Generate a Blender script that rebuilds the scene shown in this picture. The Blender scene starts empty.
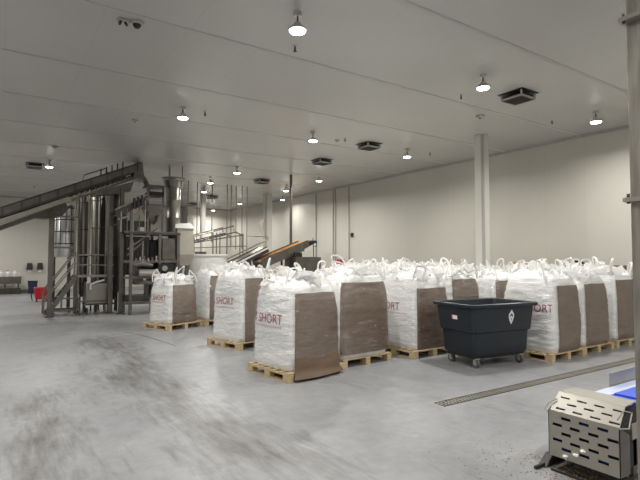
import bpy, bmesh, math, random
from mathutils import Vector, Matrix, noise
R = math.radians
col = bpy.context.scene.collection
scene = bpy.context.scene
FPX = 481.0; PITCH = math.atan(20/481); YAW = math.atan2(321, 481); HC = 1.8
CEIL = 5.25; XR = 13.35; YB = 31.0; XL = -8.0; YF = -6.0

def ray(x, y):
    u = (x-320)/FPX; v = (240-y)/FPX
    fw = math.cos(PITCH)-v*math.sin(PITCH); up = math.sin(PITCH)+v*math.cos(PITCH)
    return (u*math.cos(YAW)+fw*math.sin(YAW), -u*math.sin(YAW)+fw*math.cos(YAW), up)
def at(x, y, Y):
    """photo measurement -> world point on the vertical plane Y"""
    r = ray(x, y); t = Y/r[1]
    return Vector((r[0]*t, Y, r[2]*t+HC))
def atx(x, y, X):
    r = ray(x, y); t = X/r[0]
    return Vector((X, r[1]*t, r[2]*t+HC))

# ------------------------------------------------------------------ materials
def mat(name, color, rough=0.5, metal=0.0, noise_amt=0.0, nscale=8, bump=0.0, bscale=30, stretch=(1,1,1), spec=0.5, emit=None, estr=0):
    m = bpy.data.materials.new(name); m.use_nodes = True
    nt = m.node_tree; b = nt.nodes['Principled BSDF']
    b.inputs['Base Color'].default_value = (*color, 1)
    b.inputs['Roughness'].default_value = rough
    b.inputs['Metallic'].default_value = metal
    b.inputs['Specular IOR Level'].default_value = spec
    tc = nt.nodes.new('ShaderNodeTexCoord'); mp = nt.nodes.new('ShaderNodeMapping')
    mp.inputs['Scale'].default_value = stretch
    nt.links.new(tc.outputs['Object'], mp.inputs['Vector'])
    if noise_amt:
        n = nt.nodes.new('ShaderNodeTexNoise'); n.inputs['Scale'].default_value = nscale; n.inputs['Detail'].default_value = 5
        nt.links.new(mp.outputs[0], n.inputs['Vector'])
        cr = nt.nodes.new('ShaderNodeValToRGB')
        lo = [max(0, c*(1-noise_amt)) for c in color]; hi = [min(1, c*(1+noise_amt)) for c in color]
        cr.color_ramp.elements[0].position = .3; cr.color_ramp.elements[1].position = .7
        cr.color_ramp.elements[0].color = (*lo, 1); cr.color_ramp.elements[1].color = (*hi, 1)
        nt.links.new(n.outputs['Fac'], cr.inputs[0]); nt.links.new(cr.outputs[0], b.inputs['Base Color'])
    if bump:
        n2 = nt.nodes.new('ShaderNodeTexNoise'); n2.inputs['Scale'].default_value = bscale; n2.inputs['Detail'].default_value = 4
        nt.links.new(mp.outputs[0], n2.inputs['Vector'])
        bp = nt.nodes.new('ShaderNodeBump'); bp.inputs['Strength'].default_value = bump; bp.inputs['Distance'].default_value = .02
        nt.links.new(n2.outputs['Fac'], bp.inputs['Height']); nt.links.new(bp.outputs[0], b.inputs['Normal'])
    if emit:
        b.inputs['Emission Color'].default_value = (*emit, 1); b.inputs['Emission Strength'].default_value = estr
    return m

M = {}
M['fabric'] = mat('woven_white_fabric', (.86,.86,.855), .42, 0, .03, 3, .8, 8, (1,1,4.5))
M['fabric_top'] = mat('crumpled_white_fabric', (.88,.88,.87), .55, 0, .03, 5, .6, 14)
def translucent(m, amt):
    nt = m.node_tree; b = nt.nodes['Principled BSDF']; out = nt.nodes['Material Output']
    tl = nt.nodes.new('ShaderNodeBsdfTranslucent'); tl.inputs[0].default_value = (.9,.9,.89,1)
    mx = nt.nodes.new('ShaderNodeMixShader'); mx.inputs[0].default_value = amt
    nt.links.new(b.outputs[0], mx.inputs[1]); nt.links.new(tl.outputs[0], mx.inputs[2]); nt.links.new(mx.outputs[0], out.inputs['Surface'])
translucent(M['fabric_top'], .45)
M['webbing'] = mat('white_webbing', (.86,.85,.83), .6, 0, .03, 30, .2, 80)
M['card'] = mat('brown_cardboard', (.150,.098,.063), .55, 0, .10, 2.2, .25, 5, (1,1,5))
M['card_light'] = mat('pale_cardboard', (.42,.30,.19), .7, 0, .08, 3, .1, 20)
M['pine'] = mat('pallet_pine', (.52,.40,.24), .75, 0, .25, 6, .3, 25, (1,6,6))
M['red_ink'] = mat('red_ink', (.36,.035,.05), .5, 0, .05, 20)
M['pink_ink'] = mat('pale_red_ink', (.62,.36,.36), .5, 0, .05, 20)
M['steel'] = mat('brushed_stainless', (.29,.275,.245), .34, .85, .12, 3, .1, 40, (1,1,.2))
M['steel_post'] = mat('weathered_stainless_post', (.33,.31,.275), .42, .7, .28, 7, .2, 30, (3,3,.35))
M['steel_pale'] = mat('stainless_sheet', (.40,.38,.335), .46, .75, .06, 3, .06, 60, (1,.2,1))  # paler stainless tone
M['bright'] = mat('pale_zinc_sheet', (.62,.62,.62), .30, .6, .06, 3, .05, 20)
M['steel_dark'] = mat('dull_machine_steel', (.085,.079,.07), .45, .8, .2, 4, .15, 20)
M['steel_mid'] = mat('machine_grey_steel', (.165,.153,.135), .40, .8, .18, 4, .12, 20)
M['black'] = mat('black_plastic', (.015,.015,.016), .45, 0, .1, 6)
M['blackmetal'] = mat('black_metal', (.03,.03,.03), .5, .4, .2, 6)
M['cart'] = mat('dark_blue_grey_polyethylene', (.015,.021,.029), .40, 0, .12, 3, .12, 60)
M['rubber'] = mat('grey_rubber', (.10,.10,.10), .6, 0, .1, 9)
M['white_plastic'] = mat('white_plastic', (.80,.80,.78), .4, 0, .02, 6)
M['white_paint'] = mat('white_painted_steel', (.72,.72,.68), .4, 0, .04, 3)
M['cream'] = mat('cream_sheet', (.50,.47,.40), .5, 0, .08, 3)
M['column'] = mat('white_column_cladding', (.66,.65,.60), .35, 0, .02, 2)
M['red'] = mat('red_plastic', (.50,.012,.02), .4, 0, .05, 6)
M['blue'] = mat('blue_belt', (.03,.09,.62), .4, 0, .12, 8)
M['palebelt'] = mat('pale_blue_plastic', (.55,.62,.85), .4, 0, .05, 8)
M['navy'] = mat('navy_plastic', (.02,.025,.07), .4, 0, .05, 8)
M['orange'] = mat('orange_belt', (.62,.30,.05), .6, 0, .35, 14)
M['residue'] = mat('spilled_product', (.30,.19,.08), .8, 0, .5, 18, .6, 30)
M['lens'] = mat('lamp_lens', (1,1,1), .4, 0, 0, emit=(1,.985,.95), estr=14)
M['aluminium'] = mat('lamp_housing', (.55,.55,.53), .35, .6, .05, 9)
M['hole'] = mat('dark_fill', (.01,.01,.012), .6, 0, .05, 9)  # near-black fill; on the guard it paints shade in the openings
M['pvc'] = mat('ceiling_fitting', (.42,.41,.38), .5, 0, .05, 9)
M['valve'] = mat('yellow_fitting', (.75,.65,.30), .5, 0, .05, 9)

def wrap_mat():
    m = bpy.data.materials.new('clear_stretch_wrap'); m.use_nodes = True
    nt = m.node_tree; out = nt.nodes['Material Output']; nt.nodes.remove(nt.nodes['Principled BSDF'])
    tr = nt.nodes.new('ShaderNodeBsdfTransparent'); gl = nt.nodes.new('ShaderNodeBsdfGlossy'); df = nt.nodes.new('ShaderNodeBsdfDiffuse')
    gl.inputs['Roughness'].default_value = .16; df.inputs['Color'].default_value = (.85,.85,.84,1)
    tc = nt.nodes.new('ShaderNodeTexCoord'); mp = nt.nodes.new('ShaderNodeMapping'); mp.inputs['Scale'].default_value = (1.4,1.4,5)
    mp.inputs['Rotation'].default_value = (.12,.08,0)
    nt.links.new(tc.outputs['Object'], mp.inputs['Vector'])
    n = nt.nodes.new('ShaderNodeTexNoise'); n.inputs['Scale'].default_value = 3.2; n.inputs['Detail'].default_value = 6; n.inputs['Distortion'].default_value = .8
    nt.links.new(mp.outputs[0], n.inputs['Vector'])
    bp = nt.nodes.new('ShaderNodeBump'); bp.inputs['Strength'].default_value = 1; bp.inputs['Distance'].default_value = .035
    nt.links.new(n.outputs['Fac'], bp.inputs['Height']); nt.links.new(bp.outputs[0], gl.inputs['Normal'])
    cr = nt.nodes.new('ShaderNodeValToRGB'); cr.color_ramp.elements[0].position = .58; cr.color_ramp.elements[1].position = .80
    cr.color_ramp.elements[0].color = (.012,.012,.012,1); cr.color_ramp.elements[1].color = (.42,.42,.42,1)  # pale streaks paint glints into the film colour
    n3 = nt.nodes.new('ShaderNodeTexNoise'); n3.inputs['Scale'].default_value = 4.0; n3.inputs['Detail'].default_value = 7
    nt.links.new(mp.outputs[0], n3.inputs['Vector']); nt.links.new(n3.outputs['Fac'], cr.inputs[0])
    m1 = nt.nodes.new('ShaderNodeMixShader'); nt.links.new(cr.outputs[0], m1.inputs[0])
    nt.links.new(tr.outputs[0], m1.inputs[1]); nt.links.new(df.outputs[0], m1.inputs[2])
    m2 = nt.nodes.new('ShaderNodeMixShader'); m2.inputs[0].default_value = .14
    nt.links.new(m1.outputs[0], m2.inputs[1]); nt.links.new(gl.outputs[0], m2.inputs[2])
    nt.links.new(m2.outputs[0], out.inputs['Surface'])
    return m
M['wrap'] = wrap_mat()

def floor_mat():
    m = bpy.data.materials.new('sealed_concrete'); m.use_nodes = True
    nt = m.node_tree; b = nt.nodes['Principled BSDF']; L = nt.links.new
    tc = nt.nodes.new('ShaderNodeTexCoord')
    def tex(scale, st=(1,1,1), rz=0, det=6, dist=0):
        mp = nt.nodes.new('ShaderNodeMapping'); mp.inputs['Scale'].default_value = st; mp.inputs['Rotation'].default_value = (0,0,rz)
        L(tc.outputs['Object'], mp.inputs[0])
        n = nt.nodes.new('ShaderNodeTexNoise'); n.inputs['Scale'].default_value = scale; n.inputs['Detail'].default_value = det
        n.inputs['Roughness'].default_value = .62; n.inputs['Distortion'].default_value = dist
        L(mp.outputs[0], n.inputs['Vector']); return n
    def ramp(src, p0, p1, c0, c1):
        r = nt.nodes.new('ShaderNodeValToRGB'); r.color_ramp.elements[0].position = p0; r.color_ramp.elements[1].position = p1
        r.color_ramp.elements[0].color = (*c0,1); r.color_ramp.elements[1].color = (*c1,1); L(src, r.inputs[0]); return r
    def mixc(fac, a, bb, bt='MIX'):
        mx = nt.nodes.new('ShaderNodeMix'); mx.data_type = 'RGBA'; mx.blend_type = bt
        if isinstance(fac, float): mx.inputs[0].default_value = fac
        else: L(fac, mx.inputs[0])
        L(a, mx.inputs[6])
        if isinstance(bb, tuple): mx.inputs[7].default_value = (*bb,1)
        else: L(bb, mx.inputs[7])
        return mx.outputs[2]
    base = ramp(tex(.55, det=8, dist=.6).outputs['Fac'], .3, .72, (.26,.265,.278), (.335,.34,.352))
    fine = ramp(tex(7, det=9).outputs['Fac'], .3, .75, (.85,.85,.85), (1.06,1.06,1.06))
    c = mixc(1.0, base.outputs[0], fine.outputs[0], 'MULTIPLY')
    # traffic scuffs: streaky wear running away from the doorway, densest along one lane
    sep = nt.nodes.new('ShaderNodeSeparateXYZ'); L(tc.outputs['Object'], sep.inputs[0])
    def mth(op, a, bv=None, bl=None):
        q = nt.nodes.new('ShaderNodeMath'); q.operation = op
        if isinstance(a, (int,float)): q.inputs[0].default_value = a
        else: L(a, q.inputs[0])
        if bl is not None: L(bl, q.inputs[1])
        elif bv is not None: q.inputs[1].default_value = bv
        return q.outputs[0]
    # lane centre x = 1.35 + .02*(y-8)
    warp = tex(.35, det=3).outputs['Fac']
    x2 = mth('ADD', sep.outputs['X'], bl=mth('MULTIPLY', mth('SUBTRACT', warp, .5), 1.6))
    def lane(xc, w, y0, y1, soft=1.2):
        d = mth('ABSOLUTE', mth('SUBTRACT', x2, xc))
        f = mth('SUBTRACT', 1.0, bl=mth('DIVIDE', d, w))
        fy0 = mth('DIVIDE', mth('SUBTRACT', sep.outputs['Y'], y0), soft)
        fy1 = mth('DIVIDE', mth('SUBTRACT', y1, bl=sep.outputs['Y']), soft)
        q = mth('MINIMUM', f, bl=mth('MINIMUM', fy0, bl=fy1))
        return mth('MAXIMUM', mth('MINIMUM', q, 1.0), 0.0)
    l = mth('MAXIMUM', lane(1.85, .75, 3.0, 12.6), bl=lane(.45, .45, 3.6, 8.0))
    st = tex(3.6, (3.2,.45,1), R(-4), 12, .35).outputs['Fac']
    st2 = tex(1.1, (1,.5,1), R(20), 8, .8).outputs['Fac']
    s = mth('MULTIPLY', mth('ADD', st, bl=st2), .5)
    k = mth('ADD', mth('MULTIPLY', l, .20), bl=s)
    dirt = ramp(k, .54, .80, (0,0,0), (1,1,1))
    dm = mth('MULTIPLY', dirt.outputs[0], .85)
    c = mixc(dm, c, (.065,.058,.048))
    # pale drag marks
    pale = ramp(tex(2.2, (2.5,.4,1), R(35), 8, .5).outputs['Fac'], .62, .78, (0,0,0), (1,1,1))
    c = mixc(mth('MULTIPLY', pale.outputs[0], .35), c, (.46,.46,.455))
    L(c, b.inputs['Base Color'])
    rr = ramp(tex(2.5, det=7).outputs['Fac'], .3, .7, (.30,.30,.30), (.48,.48,.48))
    L(rr.outputs[0], b.inputs['Roughness'])
    bp = nt.nodes.new('ShaderNodeBump'); bp.inputs['Strength'].default_value = .25; bp.inputs['Distance'].default_value = .01
    L(tex(14, det=6).outputs['Fac'], bp.inputs['Height']); L(bp.outputs[0], b.inputs['Normal'])
    return m

def panel_mat(name, color, axis, pitch, seam_dark, width=.02, rough=.35, axis2=None, pitch2=1.1, off=0.0, seamcol=None, ribs=0):
    m = bpy.data.materials.new(name); m.use_nodes = True
    nt = m.node_tree; b = nt.nodes['Principled BSDF']; L = nt.links.new
    tc = nt.nodes.new('ShaderNodeTexCoord'); sep = nt.nodes.new('ShaderNodeSeparateXYZ'); L(tc.outputs['Object'], sep.inputs[0])
    def mth(op, a, bv=None, bl=None):
        q = nt.nodes.new('ShaderNodeMath'); q.operation = op
        if isinstance(a, (int,float)): q.inputs[0].default_value = a
        else: L(a, q.inputs[0])
        if bl is not None: L(bl, q.inputs[1])
        elif bv is not None: q.inputs[1].default_value = bv
        return q.outputs[0]
    def line(ax, p, o, w):
        q = mth('FRACT', mth('DIVIDE', mth('SUBTRACT', sep.outputs[ax], o), p))
        d = mth('ABSOLUTE', mth('SUBTRACT', q, .5))          # seam where d ~ .5
        return mth('GREATER_THAN', d, .5-w/p/2)
    s = line(axis, pitch, off, width)
    n = nt.nodes.new('ShaderNodeTexNoise'); n.inputs['Scale'].default_value = .4; n.inputs['Detail'].default_value = 4
    L(tc.outputs['Object'], n.inputs['Vector'])
    cr = nt.nodes.new('ShaderNodeValToRGB'); L(n.outputs['Fac'], cr.inputs[0])
    cr.color_ramp.elements[0].position = .3; cr.color_ramp.elements[1].position = .7
    cr.color_ramp.elements[0].color = (*[c*.96 for c in color],1); cr.color_ramp.elements[1].color = (*[min(1,c*1.03) for c in color],1)
    mx = nt.nodes.new('ShaderNodeMix'); mx.data_type = 'RGBA'
    L(mth('MULTIPLY', s, seam_dark), mx.inputs[0]); L(cr.outputs[0], mx.inputs[6]); mx.inputs[7].default_value = (*(seamcol or [c*.45 for c in color]),1)
    last = mx.outputs[2]
    if axis2:
        s2 = line(axis2, pitch2, 0, .012)
        m2 = nt.nodes.new('ShaderNodeMix'); m2.data_type = 'RGBA'; L(mth('MULTIPLY', s2, .16), m2.inputs[0]); L(last, m2.inputs[6]); m2.inputs[7].default_value = (*[c*.5 for c in color],1)
        last = m2.outputs[2]
    L(last, b.inputs['Base Color']); b.inputs['Roughness'].default_value = rough
    if ribs:
        wv = nt.nodes.new('ShaderNodeTexWave'); wv.inputs['Scale'].default_value = ribs; wv.bands_direction = axis2 or axis
        L(tc.outputs['Object'], wv.inputs['Vector'])
        bp = nt.nodes.new('ShaderNodeBump'); bp.inputs['Strength'].default_value = .12; bp.inputs['Distance'].default_value = .003
        L(wv.outputs['Fac'], bp.inputs['Height']); L(bp.outputs[0], b.inputs['Normal'])
    return m
M['floor'] = floor_mat()
M['ceiling'] = panel_mat('insulated_ceiling_panel', (.50,.49,.455), 'Y', 2.37, .35, .05, .27, 'X', 1.15, 4.6, ribs=1.6)
M['wall'] = panel_mat('insulated_wall_panel', (.58,.565,.505), 'Y', 1.15, .14, .012, .42, ribs=1.6)
M['wall_back'] = panel_mat('insulated_end_wall_panel', (.60,.585,.53), 'X', 1.15, .14, .02, .42)
M['seam'] = mat('seam_cover', (.42,.41,.38), .4, 0, .03, 3)

# ------------------------------------------------------------------ mesh helpers
class MB:
    def __init__(s): s.v = []; s.f = []; s.smooth = False
    def add(s, vs, fs):
        o = len(s.v); s.v += [tuple(p) for p in vs]; s.f += [tuple(i+o for i in f) for f in fs]; return s
    def box(s, x0,x1,y0,y1,z0,z1, rz=0, piv=None):
        vs = [Vector((x,y,z)) for z in (z0,z1) for x,y in ((x0,y0),(x1,y0),(x1,y1),(x0,y1))]
        if rz:
            c = Vector(piv) if piv else Vector(((x0+x1)/2,(y0+y1)/2,0)); m = Matrix.Rotation(rz,3,'Z')
            vs = [m@(p-c)+c for p in vs]
        return s.add(vs, [(0,3,2,1),(4,5,6,7),(0,1,5,4),(1,2,6,5),(2,3,7,6),(3,0,4,7)])
    def hexa(s, b, t):
        """bottom 4 points, top 4 points"""
        return s.add(list(b)+list(t), [(0,3,2,1),(4,5,6,7),(0,1,5,4),(1,2,6,5),(2,3,7,6),(3,0,4,7)])
    def bar(s, a, b, w, h=None):
        """rectangular bar from a to b"""
        a = Vector(a); b = Vector(b); h = h or w; d = (b-a).normalized()
        up = Vector((0,0,1)) if abs(d.z) < .95 else Vector((0,1,0))
        sd = d.cross(up).normalized(); u = sd.cross(d).normalized()
        q = [sd*w/2*i+u*h/2*j for i,j in ((-1,-1),(1,-1),(1,1),(-1,1))]
        return s.add([a+x for x in q]+[b+x for x in q], [(0,1,2,3),(4,7,6,5),(0,4,5,1),(1,5,6,2),(2,6,7,3),(3,7,4,0)])
    def tube(s, pts, r, n=10, flat=1.0, cap=True):
        pts = [Vector(p) for p in pts]; vs = []; fs = []
        prev = None
        for i,p in enumerate(pts):
            d = (pts[min(i+1,len(pts)-1)]-pts[max(i-1,0)]).normalized()
            if prev is None:
                up = Vector((0,0,1)) if abs(d.z) < .9 else Vector((1,0,0)); sd = d.cross(up).normalized()
            else: sd = (prev-d*prev.dot(d)).normalized()
            prev = sd; u = sd.cross(d)
            rr = r[i] if isinstance(r,(list,tuple)) else r
            for k in range(n):
                a = 2*math.pi*k/n; vs.append(p+sd*math.cos(a)*rr+u*math.sin(a)*rr*flat)
        for i in range(len(pts)-1):
            for k in range(n):
                a = i*n+k; b = i*n+(k+1)%n; fs.append((a,b,b+n,a+n))
        if cap: fs.append(tuple(range(n-1,-1,-1))); fs.append(tuple((len(pts)-1)*n+k for k in range(n)))
        s.smooth = True
        return s.add(vs, fs)
    def lathe(s, prof, c=(0,0,0), n=32, cap=True):
        c = Vector(c); vs = []; fs = []
        for r,z in prof:
            for k in range(n):
                a = 2*math.pi*k/n; vs.append(c+Vector((r*math.cos(a), r*math.sin(a), z)))
        for i in range(len(prof)-1):
            for k in range(n):
                a = i*n+k; b = i*n+(k+1)%n; fs.append((a,b,b+n,a+n))
        if cap: fs.append(tuple(range(n-1,-1,-1))); fs.append(tuple((len(prof)-1)*n+k for k in range(n)))
        s.smooth = True
        return s.add(vs, fs)
    def build(s, name, m, parent=None, loc=None, bevel=0, rz=0, smooth=None):
        me = bpy.data.meshes.new(name); me.from_pydata(s.v, [], s.f); me.update()
        bm = bmesh.new(); bm.from_mesh(me); bmesh.ops.recalc_face_normals(bm, faces=bm.faces)
        sm = s.smooth if smooth is None else smooth
        if sm:
            for f in bm.faces: f.smooth = True
            for e in bm.edges:
                if len(e.link_faces)==2 and e.calc_face_angle(0) > R(40): e.smooth = False
        bm.to_mesh(me); bm.free()
        o = bpy.data.objects.new(name, me); col.objects.link(o)
        me.materials.append(M[m] if isinstance(m,str) else m)
        if parent: o.parent = parent
        if loc is not None: o.location = loc
        if rz: o.rotation_euler.z = rz
        if bevel:
            bv = o.modifiers.new('b','BEVEL'); bv.width = bevel; bv.segments = 2; bv.limit_method = 'ANGLE'
        return o

def thing(name, label, cat, loc=(0,0,0), rz=0, group=None):
    o = bpy.data.objects.new(name, None); col.objects.link(o); o.empty_display_size = .1
    o.location = loc; o.rotation_euler.z = rz; o['label'] = label; o['category'] = cat
    if group: o['group'] = group
    return o
def tag(o, label, cat, group=None, kind=None):
    o['label'] = label; o['category'] = cat
    if group: o['group'] = group
    if kind: o['kind'] = kind
    return o
def struct(o, label=None):
    o['kind'] = 'structure'
    return o
def copy_tree(o, parent=None):
    c = o.copy(); col.objects.link(c)
    if parent: c.parent = parent
    for ch in list(o.children): copy_tree(ch, c)
    return c

# ------------------------------------------------------------------ room
struct(MB().box(XL,XR+.3,YF,YB,-.2,0).build('floor','floor'))
struct(MB().box(XL,XR+.3,YF,YB,CEIL,CEIL+.2).build('ceiling','ceiling'))
struct(MB().box(XR,XR+.3,YF,YB,0,CEIL).build('wall_right','wall'))
struct(MB().box(XL-.3,XL,YF,YB,0,CEIL).build('wall_left','wall'))
struct(MB().box(XL-.3,XR+.3,YB,YB+.3,0,CEIL).build('wall_back','wall_back'))
struct(MB().box(XL-.3,XR+.3,YF-.3,YF,0,CEIL).build('wall_front','wall_back'))
# seam cover strips on the ceiling, one every 2.37 m, and coved trims
i = 0
y = 4.6-2.37*4
while y < YB-.3:
    if y > YF+.2:
        i += 1
        struct(MB().box(XL,XR,y-.035,y+.035,CEIL-.004,CEIL+.01).build('trim_%d'%i,'seam'))
    y += 2.37
struct(MB().box(XR-.06,XR+.02,YF,YB,CEIL-.07,CEIL+.01).build('trim_%d'%(i+1),'seam'))
struct(MB().box(XL,XR,YB-.06,YB+.02,CEIL-.07,CEIL+.01).build('trim_%d'%(i+2),'seam'))
struct(MB().box(XR-.10,XR+.02,YF,YB,0,.18).build('baseboard_right','seam'))
struct(MB().box(XL,XR,YB-.10,YB+.02,0,.18).build('baseboard_back','seam'))
b = MB()
pts = [(2.67,12.75),(2.85,12.2),(2.95,11.6),(3.02,11.1),(3.09,10.6),(3.12,10.1)]
for a,c in zip(pts[:-1],pts[1:]): b.bar((a[0],a[1],.0005),(c[0],c[1],.0005),.018,.003)
struct(b.build('trim_%d'%(i+3),'steel_dark'))
# columns
def column(x, y, w, label):
    t = thing('column', label, 'column', (x,y,0))
    t['group'] = 'white building columns'
    MB().box(-w/2,w/2,-w/2,w/2,0,CEIL).build('shaft','column',t,bevel=.01)
    MB().box(-w/2-.05,w/2+.05,-w/2-.05,w/2+.05,0,.5).build('kick_plate','steel',t)
    MB().box(-w/2-.012,-w/2+.05,-w/2-.012,-w/2+.05,.5,CEIL-.02).build('corner_cap','seam',t)
    return t
column(11.05,8.5,.27,'white square column rising beside the long right wall behind the bags')
column(11.65,22.4,.36,'white square column behind the orange inclined belt')
column(8.55,23.5,.22,'slim pale column rising behind the round white vat')

# ------------------------------------------------------------------ ceiling lamps
lamp_lab = {
 0:'largest bright high bay lamp, top of the photo above the near bags',
 1:'bright high bay lamp left of centre above the open floor',
 2:'bright high bay lamp just left of the nearest grey ceiling vent',
 3:'twin-glare high bay lamp closest to the right wall and steel post',
 4:'small high bay lamp above the vent over the middle bags',
 5:'high bay lamp left of the white column near the right wall',
 6:'high bay lamp above the incline conveyor, beside a dark vent',
 7:'high bay lamp in third row over the tall duct side of the room',
 8:'high bay lamp just behind the round vent near the corner column',
 9:'small distant lamp above the slim pale column, upper one of a close pair',
 10:'small distant lamp at the head of the slim pale column, lower of a close pair',
 11:'small distant lamp right of the bright end wall patch',
 12:'lowest and farthest lamp, hanging before the bright end wall patch',
 13:'upper of two small lamps right of the far column',
 14:'lower of two small lamps right of the far column'}
lamps = [(3.4,5.66),(3.38,10.64),(7.43,5.66),(11.46,5.63),(6.96,10.77),(10.49,10.84),(1.37,18.86),(7.22,16.33),(10.73,16.15),
         (7.24,19.08),(7.97,21.78),(11.4,25.33),(11.48,29.7),(11.02,19.35),(12.5,22.33),
         (3.4,.5),(7.4,.5),(11.4,.5),(-.7,.5),(-.9,5.66),(-.9,10.7),(-4.8,5.66),(-4.8,10.7),(-3,17),(-3,23),(-3,28.5),(3.4,-4),(9,-4),(4.0,26.0),(-4.8,0),(-.9,27.3)]  # this row: unseen fill lamps added to light the hall, partly continuing the grid
def make_lamp():
    t = thing('high_bay_lamp', lamp_lab[0], 'ceiling lamp', (0,0,0), 0, 'high bay lamps on short stems')
    MB().lathe([(.001,CEIL-.045),(.055,CEIL-.045),(.06,CEIL)],n=20).build('ceiling_canopy','aluminium',t)
    MB().tube([(0,0,CEIL-.04),(0,0,5.10)],.012,8).build('stem','blackmetal',t)
    h = MB().lathe([(.02,5.12),(.05,5.11),(.06,5.06),(.11,5.045),(.125,5.02),(.122,5.0)],n=32).build('housing','aluminium',t)
    MB().lathe([(.116,5.003),(.108,4.985),(.06,4.972),(.001,4.968)],n=32).build('lens','lens',t)
    return t
L0 = make_lamp()
for i,(x,y) in enumerate(lamps):
    if i < 15:
        o = L0 if i == 0 else copy_tree(L0)
        o.location = (x,y,0); o['label'] = lamp_lab[i]
    else:
        o = copy_tree(L0); o.location = (x,y,0); o['label'] = 'unseen fill lamp added on the ceiling, built like the high bay lamps'
    ld = bpy.data.lights.new('lamp_light','AREA'); ld.shape = 'DISK'; ld.size = .24; ld.energy = 34 if i == 14 else 92; ld.color = (1,.975,.925)
    ld.spread = R(165)
    lo = bpy.data.objects.new('lamp_light', ld); col.objects.link(lo); lo.location = (x,y,4.95)

# ceiling vents
def make_vent():
    t = thing('ceiling_vent','','air vent',(0,0,0),0,'grey square ceiling vents')
    a = .225
    MB().box(-a-.06,a+.06,-a-.06,a+.06,CEIL-.015,CEIL).build('mounting_flange','steel_dark',t)
    m = MB()
    for sx,sy in ((-1,-1),(-1,1),(1,-1),(1,1)): m.box(sx*a-.015,sx*a+.015,sy*a-.015,sy*a+.015,CEIL-.13,CEIL-.01)
    for s in (-1,1):
        m.box(-a,a,s*a-.01,s*a+.01,CEIL-.14,CEIL-.10); m.box(s*a-.01,s*a+.01,-a,a,CEIL-.14,CEIL-.10)
    m.build('open_frame','aluminium',t)
    MB().box(-a+.02,a-.02,-a+.02,a-.02,CEIL-.10,CEIL-.05).build('dark_core','hole',t)
    g = MB().box(-a,a,-a,a,CEIL-.145,CEIL-.13)
    for k in range(9):
        q = -a+.05+k*(2*a-.1)/8; g.box(q-.006,q+.006,-a+.03,a-.03,CEIL-.152,CEIL-.144)
    g.build('bottom_grille','steel_dark',t)
    return t
V0 = make_vent()
vents = [(8.9,5.92,'nearest grey square ceiling vent, right of the bright lamp and above the truck'),
 (9.09,10.99,'second nearest ceiling vent, between the nearest vent and the round one'),
 (9.21,13.67,'third ceiling vent in the row, above the small lamp near the corner'),
 (9.37,18.55,'fourth ceiling vent in the row, right of the lamp above the vat'),
 (9.49,24.72,'fifth ceiling vent in the row, beside the slim pale column top'),
 (9.73,28.6,'farthest ceiling vent, low against the end wall behind the tall duct'),
 (1.0,20.0,'dark ceiling vent beside the lamp over the incline conveyor')]
for i,(x,y,lab) in enumerate(vents):
    o = V0 if i == 0 else copy_tree(V0); o.location = (x,y,0); o['label'] = lab

# sprinklers / detectors
def sprinkler(px, py, lab, first=[None]):
    r = ray(px,py); t = (CEIL-.05-HC)/r[2]; x,y = r[0]*t, r[1]*t
    if first[0] is None:
        s = thing('sprinkler_head', lab, 'sprinkler', (x,y,CEIL), 0, 'small sprinkler heads on the ceiling')
        MB().lathe([(.001,-.012),(.035,-.012),(.035,0)],n=16).build('escutcheon','aluminium',s)
        MB().tube([(0,0,-.01),(0,0,-.085)],.014,8).build('stem','blackmetal',s)
        MB().lathe([(.001,-.095),(.030,-.092),(.028,-.085),(.001,-.083)],n=16).build('deflector','blackmetal',s)
        first[0] = s
    else:
        s = copy_tree(first[0]); s.location = (x,y,CEIL); s['label'] = lab
sprinkler(295,49,'sprinkler head just below the brightest lamp at the top')
sprinkler(205,114,'sprinkler head right of the bright lamp left of centre')
sprinkler(461,97,'sprinkler head left of the bright lamp before the nearest vent')
sprinkler(552,122,'sprinkler head between the nearest vent and the lamp by the right wall')
sprinkler(345,140,'sprinkler head left of the second nearest ceiling vent')
sprinkler(430,154,'sprinkler head right of the lamp beside the white column')
sprinkler(34,187,'sprinkler head above the left end of the incline conveyor')
def ceil_pt(px,py):
    r = ray(px,py); t = (CEIL-.03-HC)/r[2]; return (r[0]*t, r[1]*t, CEIL)
t = thing('dome_camera','black dome security camera on a white base at the top left of the ceiling','security camera',ceil_pt(137,24))
MB().lathe([(.09,-.04),(.10,-.02),(.10,0)],n=24).build('base','pvc',t)
MB().lathe([(.001,-.10),(.035,-.09),(.055,-.06),(.06,-.035)],n=24).build('dome','black',t)
t = thing('junction_box','pale ceiling fitting with two small outlets beside the dome camera','ceiling fitting',ceil_pt(123,21))
MB().box(-.07,.07,-.05,.05,-.04,0).build('box','pvc',t)
MB().tube([(-.03,0,-.04),(-.05,-.02,-.10)],.02,10).build('outlet','steel_dark',t); MB().tube([(.03,0,-.04),(.05,-.02,-.09)],.02,10).build('outlet','steel_dark',t)
def disc(px,py,r,lab):
    t = thing('smoke_detector',lab,'smoke detector',ceil_pt(px,py),0,'round ceiling detectors')
    MB().lathe([(r*.6,-.05),(r*.95,-.035),(r,0)],n=24).build('cover','pvc',t)
    MB().lathe([(.001,-.062),(r*.35,-.06),(r*.4,-.048)],n=16).build('sensor','steel_dark',t)
disc(480,117,.10,'round pale detector on the ceiling just above the white column')
disc(135,121,.07,'small dark round detector left of the bright lamp left of centre')
disc(55,147,.08,'small round detector above the lamp over the incline conveyor')
disc(337,141,.06,'small dark detector between the middle lamp and the second vent')

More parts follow.
